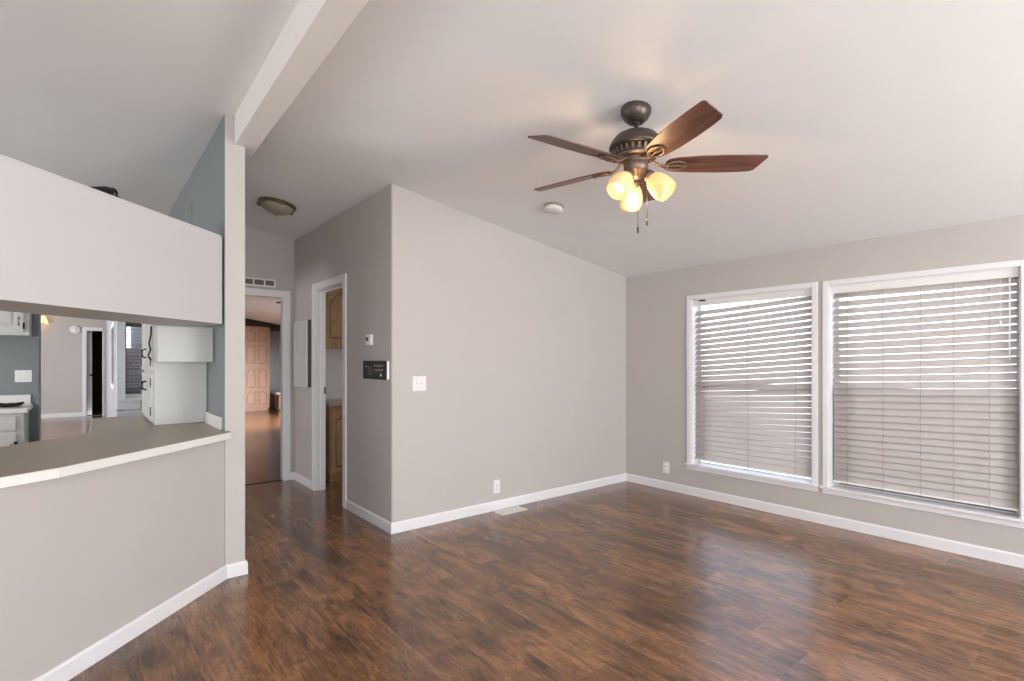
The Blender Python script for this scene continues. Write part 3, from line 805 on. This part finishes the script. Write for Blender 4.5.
def arch_door(m, x0, x1, z0, z1, y, th=.018, arch=.05, st=.055):
    """raised-panel door facing -Y whose panel top is a cathedral arch"""
    m.box(x0, x1, y - th + .009, y, z0, z1)
    px0, px1, pz0, pz1 = x0 + st, x1 - st, z0 + st, z1 - st
    n = 14; top = []; otop = []
    for i in range(n + 1):
        t = i / n; xx = px1 + (px0 - px1) * t
        s_ = math.sin(PI * max(0, min(1, (t - .12) / .76))) if arch else 0
        top.append((xx, pz1 - arch + arch * s_ ** .8 if arch else pz1)); otop.append((x1 + (x0 - x1) * t, z1))
    poly = [(px0, pz0), (px1, pz0)] + top; outer_ = [(x0, z0), (x1, z0)] + otop
    def ring(k, yy):
        cx, cz = (px0 + px1) / 2, (pz0 + pz1) / 2
        w_, h_ = (px1 - px0) / 2, (pz1 - pz0) / 2
        return [m.b.verts.new((cx + (p[0] - cx) * (1 - k / w_), yy, cz + (p[1] - cz) * (1 - k / h_))) for p in poly]
    rb = [m.b.verts.new((p[0], y - th + .0088, p[1])) for p in outer_]; ra = [m.b.verts.new((p[0], y - th, p[1])) for p in outer_]
    r0 = ring(0, y - th); r1 = ring(.005, y - th + .0085); r2 = ring(.012, y - th + .0085); r3 = ring(.034, y - th + .001)
    for A, B, gi in ((rb, ra, 0), (ra, r0, 0), (r0, r1, 1), (r1, r2, 1), (r2, r3, 0)):
        for i in range(len(A)): m.b.faces.new((A[i], A[(i + 1) % len(A)], B[(i + 1) % len(B)], B[i])).material_index = gi
    m.b.faces.new(r3)

# pantry hutch on the bar counter
root = thing('pantry_hutch', 'white pantry hutch standing on the bar end with black hardware', 'cabinet', (.352, 4.17, .9015))
m = MB(); m.box(0, .301, 0, .79, 0, 1.25)
m.box(-.004, .301, -.23, -.0005, .4185, .6485); m.build('cabinet_body', M['white'], root, bevel=.002)
def side_door(m, y0, y1, z0, z1, arch):       # door facing -X
    sub = MB(); arch_door(sub, y0, y1, z0, z1, 0, arch=arch)
    me = bpy.data.meshes.new('t'); sub.b.to_mesh(me); sub.b.free()
    me.transform(Matrix.Rotation(-PI / 2, 4, 'Z') @ Matrix.Scale(-1, 4, (1, 0, 0)))
    m.b.from_mesh(me); bpy.data.meshes.remove(me)
for (y0, y1, z0, z1) in ((.03, .395, .03, .34), (.405, .77, .03, .34), (.03, .395, .36, 1.2), (.405, .77, .36, 1.2)):
    m = MB(); side_door(m, y0, y1, z0, z1, .04)
    d_ = m.build('door', [M['white'], M['white']], root)
    yh = y1 - .04 if y0 < .1 else y0 + .04
    m = MB(); zz = z1 - .09 if z0 < .2 else z0 + .12
    m.tube([(-.018, yh, zz - .03), (-.040, yh, zz - .025), (-.042, yh, zz + .025), (-.018, yh, zz + .03)], .005, 8)
    m.build('handle', M['blackiron'], d_)
    m = MB(); yg = y0 if y0 < .1 else y1
    for zq in (z0 + .06, z1 - .06):
        m = MB(); m.box(-.023, -.0185, yg - .006, yg + .012, zq - .03, zq + .03); m.build('hinge', M['blackiron'], d_, bevel=.001)
m = MB(); m.tube([(-.018, .012, .655), (-.020, .010, .6), (-.030, .010, .54), (-.022, .006, .50), (-.034, .012, .46), (-.020, .014, .43)], .005, 8); m.build('cord', M['blackiron'], root)

# ------------------------------------------------------------------ kitchen back wall: cabinets
YK = 7.10
root = thing('kitchen_base_cabinet', 'white kitchen base cabinet with drawer below the green wall', 'cabinet', (-.44, YK, 0))
m = MB(); m.box(-1.27, .0, -.60, -.0005, .09, .858); m.box(-1.27, -.01, -.55, -.0005, .0005, .0895); m.build('cabinet_body', M['white'], root, bevel=.002)
for i, (a, b) in enumerate(((-.60, -.05), (-1.2, -.65))):
    m = MB(); m.box(a, b, -.619, -.6005, .70, .83); dd = m.build('drawer', M['white'], root, bevel=.004)
    m = MB(); m.lathe([(0, .024), (.012, .022), (.012, .012), (.005, .008), (.006, 0)], 14, Matrix.Translation(((a + b) / 2, -.619, .765)) @ Matrix.Rotation(PI / 2, 4, 'X')); m.build('knob', M['blackiron'], dd)
    m = MB(); arch_door(m, a, b, .12, .67, -.6005); dd = m.build('door', [M['white'], M['white']], root)
    m = MB(); m.box(b - .014, b + .012, -.626, -.619, .50, .60); m.build('hinge', M['blackiron'], dd)
    m = MB(); m.tube([(b - .03, -.62, .58), (b - .03, -.645, .575), (b - .03, -.645, .52), (b - .03, -.62, .515)], .005, 8); m.build('handle', M['blackiron'], dd)
root = thing('kitchen_countertop', 'pale kitchen countertop with backsplash along the green wall', 'countertop', (-.44, YK, .859))
m = MB(); m.box(-1.27, .028, -.635, -.0005, 0, .04); m.build('counter_slab', M['counteredge'], root, bevel=.003)
m = MB(); m.box(-1.27, .012, -.02, -.0005, .0405, .135); m.build('backsplash_strip', M['counteredge'], root, bevel=.002)
root = thing('kitchen_wall_cabinet', 'white wall cabinet at the upper left on the green wall', 'cabinet', (-.42, YK, 1.573))
m = MB(); m.box(-1.2, .0, -.32, -.0005, 0, .52); m.build('cabinet_body', M['white'], root, bevel=.002)
for a, b in ((-.42, -.04), (-.82, -.44), (-1.18, -.84)):
    m = MB(); arch_door(m, a, b, .03, .49, -.3205, arch=0); dd = m.build('door', [M['white'], M['white']], root)
    m = MB(); m.tube([(b - .03, -.34, .17), (b - .03, -.365, .165), (b - .03, -.365, .10), (b - .03, -.34, .095)], .005, 8); m.build('handle', M['blackiron'], dd)
    m = MB(); m.box(b - .004, b + .010, -.346, -.339, .06, .12); m.build('hinge', M['blackiron'], dd)
root = thing('black_tray', 'crumpled black cloth pouch lying on the kitchen counter by the green wall', 'pouch', (-.575, YK - .33, .9))
m = MB(); m.lathe([(0, .0005), (.10, .001), (.125, .012), (.115, .026), (.06, .032), (0, .028)], 20)
for v in m.b.verts:
    v.co.y *= .62; v.co.z += (.008 * math.sin(v.co.x * 60) + .006 * math.cos(v.co.y * 70)) if v.co.z > .006 else 0
    if v.co.x > .08: v.co.z += .008
m.build('pouch', M['black'], root)

# narrow kitchen window with open blind, and the block wall outside
m = MB(); y = 8.50
m.box(.306, .40, y - .02, y - .0005, .84, 1.92); m.box(.60, .65, y - .02, y - .0005, .84, 1.92); m.box(.40, .60, y - .02, y - .0005, 1.86, 1.92)
m.box(.306, .65, y - .05, y - .0005, .80, .84); m.box(.306, .65, y - .03, y - .0005, .70, .80)
w3 = struct(m.build('window_3', M['trim'], bevel=.003), 'narrow white kitchen window above the bar')
m = MB()
m.box(.40, .412, y, y + .05, .90, 1.86); m.box(.588, .60, y, y + .05, .90, 1.86); m.box(.412, .588, y, y + .05, .90, .915)
m.build('window_sash', M['duct'], w3)
m = MB(); m.box(.412, .588, y + .040, y + .044, .915, 1.85); m.build('glass_pane', M['glass'], w3)
root = thing('window_blind', 'small open blind in the narrow kitchen window past the bar', 'window blind', (.5, 8.52, 1.86))
m = MB(); m.box(-.088, .088, -.014, .014, -.075, -.001); m.build('headrail', M['duct'], root)
m = MB()
for k in range(19): m.box(-.086, .086, -.012, .012, -.11 - k * .042, -.108 - k * .042, mat=Matrix.Translation((0, 0, -.109 - k * .042)) @ Matrix.Rotation(math.radians(22), 4, 'X') @ Matrix.Translation((0, 0, .109 + k * .042)))
m.build('slats', M['slat'], root)
for xx in (-.05, .05):
    m = MB(); m.tube([(xx, -.013, -.08), (xx, -.013, -.90)], .0012, 5); m.build('ladder_cord', M['plastic'], root)
m = MB(); m.box(.43, .85, 11.0, 11.1, 0, 1.56); tag(m.build('block_wall', M['brick']), 'reddish block wall outside, seen through the narrow kitchen window', 'garden wall')
m = MB(); m.box(.43, .85, 8.57, 11.0, -.05, -.0); struct(m.build('ground', M['brick']))
# lower white wainscot under the kitchen window
m = MB(); m.box(.306, .65, 8.46, 8.4995, .0005, .64); m.box(.306, .65, 8.44, 8.4995, .64, .68); struct(m.build('trim_4', M['trim'], bevel=.003), 'white panelled ledge below the narrow kitchen window')
# dark window in the dining side wall
m = MB()
for q in ((8.86, 8.95, .93, 1.89), (10.3, 10.39, .93, 1.89), (8.95, 10.3, 1.82, 1.89), (8.95, 10.3, .93, 1.0)):
    a, b = q[0], q[1]
    m.hexa([(dxx(a) - .016, a, q[2]), (dxx(a) - .0005, a, q[2]), (dxx(b) - .0005, b, q[2]), (dxx(b) - .016, b, q[2])], [(dxx(a) - .016, a, q[3]), (dxx(a) - .0005, a, q[3]), (dxx(b) - .0005, b, q[3]), (dxx(b) - .016, b, q[3])])
w4 = struct(m.build('window_4', M['trim']), 'dark white framed window in the dining side wall')
m = MB(); m.box(.36, .364, 8.95, 10.3, 1.0, 1.82); m.build('glass_pane', M['black'], w4)

# ------------------------------------------------------------------ far dining wall: door leaf, detector, sconce
m = MB(); m.box(-.001, .10, 0, .04, .01, 2.08)
root = thing('interior_door', 'white door standing ajar in the far beige wall', 'door', (.018, 16.54, 0), math.radians(8))
for o_ in [m.build('door_leaf', M['white'], root, bevel=.003)]: pass
m = MB(); m.lathe([(0, .05), (.022, .045), (.026, .03), (.010, .016), (.010, 0)], 16, Matrix.Translation((.075, 0, 1.0)) @ Matrix.Rotation(PI / 2, 4, 'X')); m.build('door_knob', M['blackiron'], root)
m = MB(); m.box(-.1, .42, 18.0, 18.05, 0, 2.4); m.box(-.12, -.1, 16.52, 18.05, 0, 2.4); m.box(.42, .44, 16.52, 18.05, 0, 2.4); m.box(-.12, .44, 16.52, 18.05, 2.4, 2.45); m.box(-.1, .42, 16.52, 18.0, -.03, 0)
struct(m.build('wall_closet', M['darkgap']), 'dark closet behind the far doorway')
root = thing('smoke_alarm', 'round white smoke alarm high on the far beige wall', 'smoke alarm', (-.20, 16.4, 2.10))
RX = Matrix.Rotation(PI / 2, 4, 'X')
m = MB(); m.lathe([(.105, .0005), (.105, .03), (.085, .055), (0, .058)], 32, RX); m.build('housing', M['plastic'], root)
m = MB(); m.lathe([(.03, .0585), (.03, .064), (0, .066)], 16, RX); m.build('test_button', M['plastic'], root)
root = thing('wall_sconce', 'small glowing sconce at the left edge of the far beige wall', 'sconce', (-.775, 16.4, 2.26))
m = MB(); m.lathe([(.05, .0005), (.05, .02), (0, .025)], 20, RX); m.tube([(0, -.02, 0), (0, -.09, 0), (0, -.10, .03)], .01, 8); m.build('bracket', M['brass'], root)
m = MB(); m.lathe([(.095, -.08), (.045, .08), (.03, .085)], 24, Matrix.Translation((0, -.10, .04)), cap=False); m.lathe([(.09, -.08), (.042, .08)], 24, Matrix.Translation((0, -.10, .04)), cap=False); m.build('glass_shade', M['sconceglow'], root)

# ------------------------------------------------------------------ bedroom seen through the hall doorway
YC = 15.2
root = thing('built_in_cabinet', 'tall pinkish oak built-in cabinet wall in the bedroom', 'cabinet', (3.0, YC, 0))
m = MB(); m.box(-.40, .88, 0.0, .60, .10, 2.26); m.box(-.40, .86, .05, .60, .0005, .0995); m.build('cabinet_body', M['pickled'], root, bevel=.004)
rows = ((.14, .56), (.60, 1.16), (1.24, 1.80), (1.85, 2.22))
for r_, (z0, z1) in enumerate(rows):
    for c_, (x0, x1) in enumerate(((.560, .838), (.272, .550), (-.016, .262), (-.304, -.026))):
        m = MB(); arch_door(m, x0, x1, z0, z1, -.0005, arch=.06 if r_ < 3 else .03, st=.036)
        dd = m.build('door', [M['pickled'], M['pinkgrooveshade']], root)
        xk = x0 + .03 if c_ % 2 == 0 else x1 - .03
        zk = (z1 - .05) if r_ < 3 else z0 + .04
        m = MB(); m.lathe([(0, .026), (.013, .022), (.013, .014), (.005, .008), (.006, 0)], 12, Matrix.Translation((xk, -.019, zk)) @ RX); m.build('knob', M['brass'], dd)
for zz in (.585, 1.20): pass
for q in ((-.41, .89, -.035, -.001, 1.185, 1.215), (-.41, .89, -.035, -.001, .57, .59)):
    m = MB(); m.box(*q); m.build('ledge', M['pickled'], root, bevel=.003)
m = MB(); m.box(-.41, .90, -.04, .0, 2.262, 2.29); m.build('crown_moulding', M['pickled'], root, bevel=.003)
m = MB(); m.hexa([(.93, 15.1, 2.30), (XR, 15.1, 2.30), (XR, 15.15, 2.30), (.93, 15.15, 2.30)], [(.93, 15.1, zc(.93)), (XR, 15.1, zc(XR)), (XR, 15.15, zc(XR)), (.93, 15.15, zc(.93))])  # dark strip standing for the shade between cabinet top and ceiling
struct(m.build('trim_5', M['darkgap']), 'dark strip painted as the shade above the bedroom cabinets')
root = thing('curtain', 'pale blue gathered curtain beside the bedroom cabinets', 'curtain', (4.22, 15.5, 0))
m = MB(); n = 60; A = []; B = []
for i in range(n + 1):
    x = -.31 + .72 * i / n; y = .022 * math.sin(i * 1.15) - .01
    A.append(m.b.verts.new((x, y, .50))); B.append(m.b.verts.new((x, y * .8, 2.2)))
for i in range(n): m.b.faces.new((A[i], A[i + 1], B[i + 1], B[i])).smooth = True
c_ = m.build('curtain_fabric', M['curtain'], root); sd = c_.modifiers.new('thick', 'SOLIDIFY'); sd.thickness = .004
m = MB(); m.tube([(-.28, 0, 2.21), (.42, 0, 2.21)], .012, 10); m.build('curtain_rod', M['blackiron'], root)
root = thing('storage_bench', 'tan topped bench with dark leg below the blue curtain', 'bench', (4.22, 15.1, 0))
m = MB(); m.box(-.26, .42, -.25, .30, .44, .50); m.build('bench_top', M['counteredge'], root, bevel=.004)
m = MB(); m.box(-.18, .40, -.20, .28, .03, .4395); m.build('bench_body', M['pickled'], root, bevel=.004)
m = MB(); m.box(-.255, -.215, -.245, -.205, .0005, .4395); m.build('leg', M['blackiron'], root)
m = MB(); m.box(.37, .415, -.245, -.205, .0005, .4395); m.build('leg', M['blackiron'], root)

# ------------------------------------------------------------------ laundry room seen through the side doorway
root = thing('laundry_base_cabinet', 'honey oak base cabinet with arched doors beyond the side doorway', 'cabinet', (2.05, 5.63, 0))
m = MB(); m.box(0, 1.6, 0, .465, .09, .839); m.box(.02, 1.58, .05, .465, .0005, .0895); m.build('cabinet_body', M['oak'], root, bevel=.002)
for k in range(4):
    m = MB(); arch_door(m, .012 + k * .395, .395 + k * .395, .12, .80, -.0005, arch=.06, st=.045); m.build('door', [M['oak'], M['oakgrooveshade']], root)
root = thing('laundry_countertop', 'pale countertop on the oak base cabinet beyond the side doorway', 'countertop', (2.05, 5.63, .8395))
m = MB(); m.box(-.01, 1.61, -.025, .465, 0, .038); m.build('counter_slab', M['counter'], root, bevel=.003)
root = thing('laundry_wall_cabinet', 'honey oak wall cabinet with arched doors beyond the side doorway', 'cabinet', (2.05, 5.80, 1.47))
m = MB(); m.box(0, 1.6, 0, .295, 0, .75); m.build('cabinet_body', M['oak'], root, bevel=.002)
for k in range(4):
    m = MB(); arch_door(m, .012 + k * .395, .395 + k * .395, .07, .68, -.0005, arch=.09, st=.045); m.build('door', [M['oak'], M['oakgrooveshade']], root)
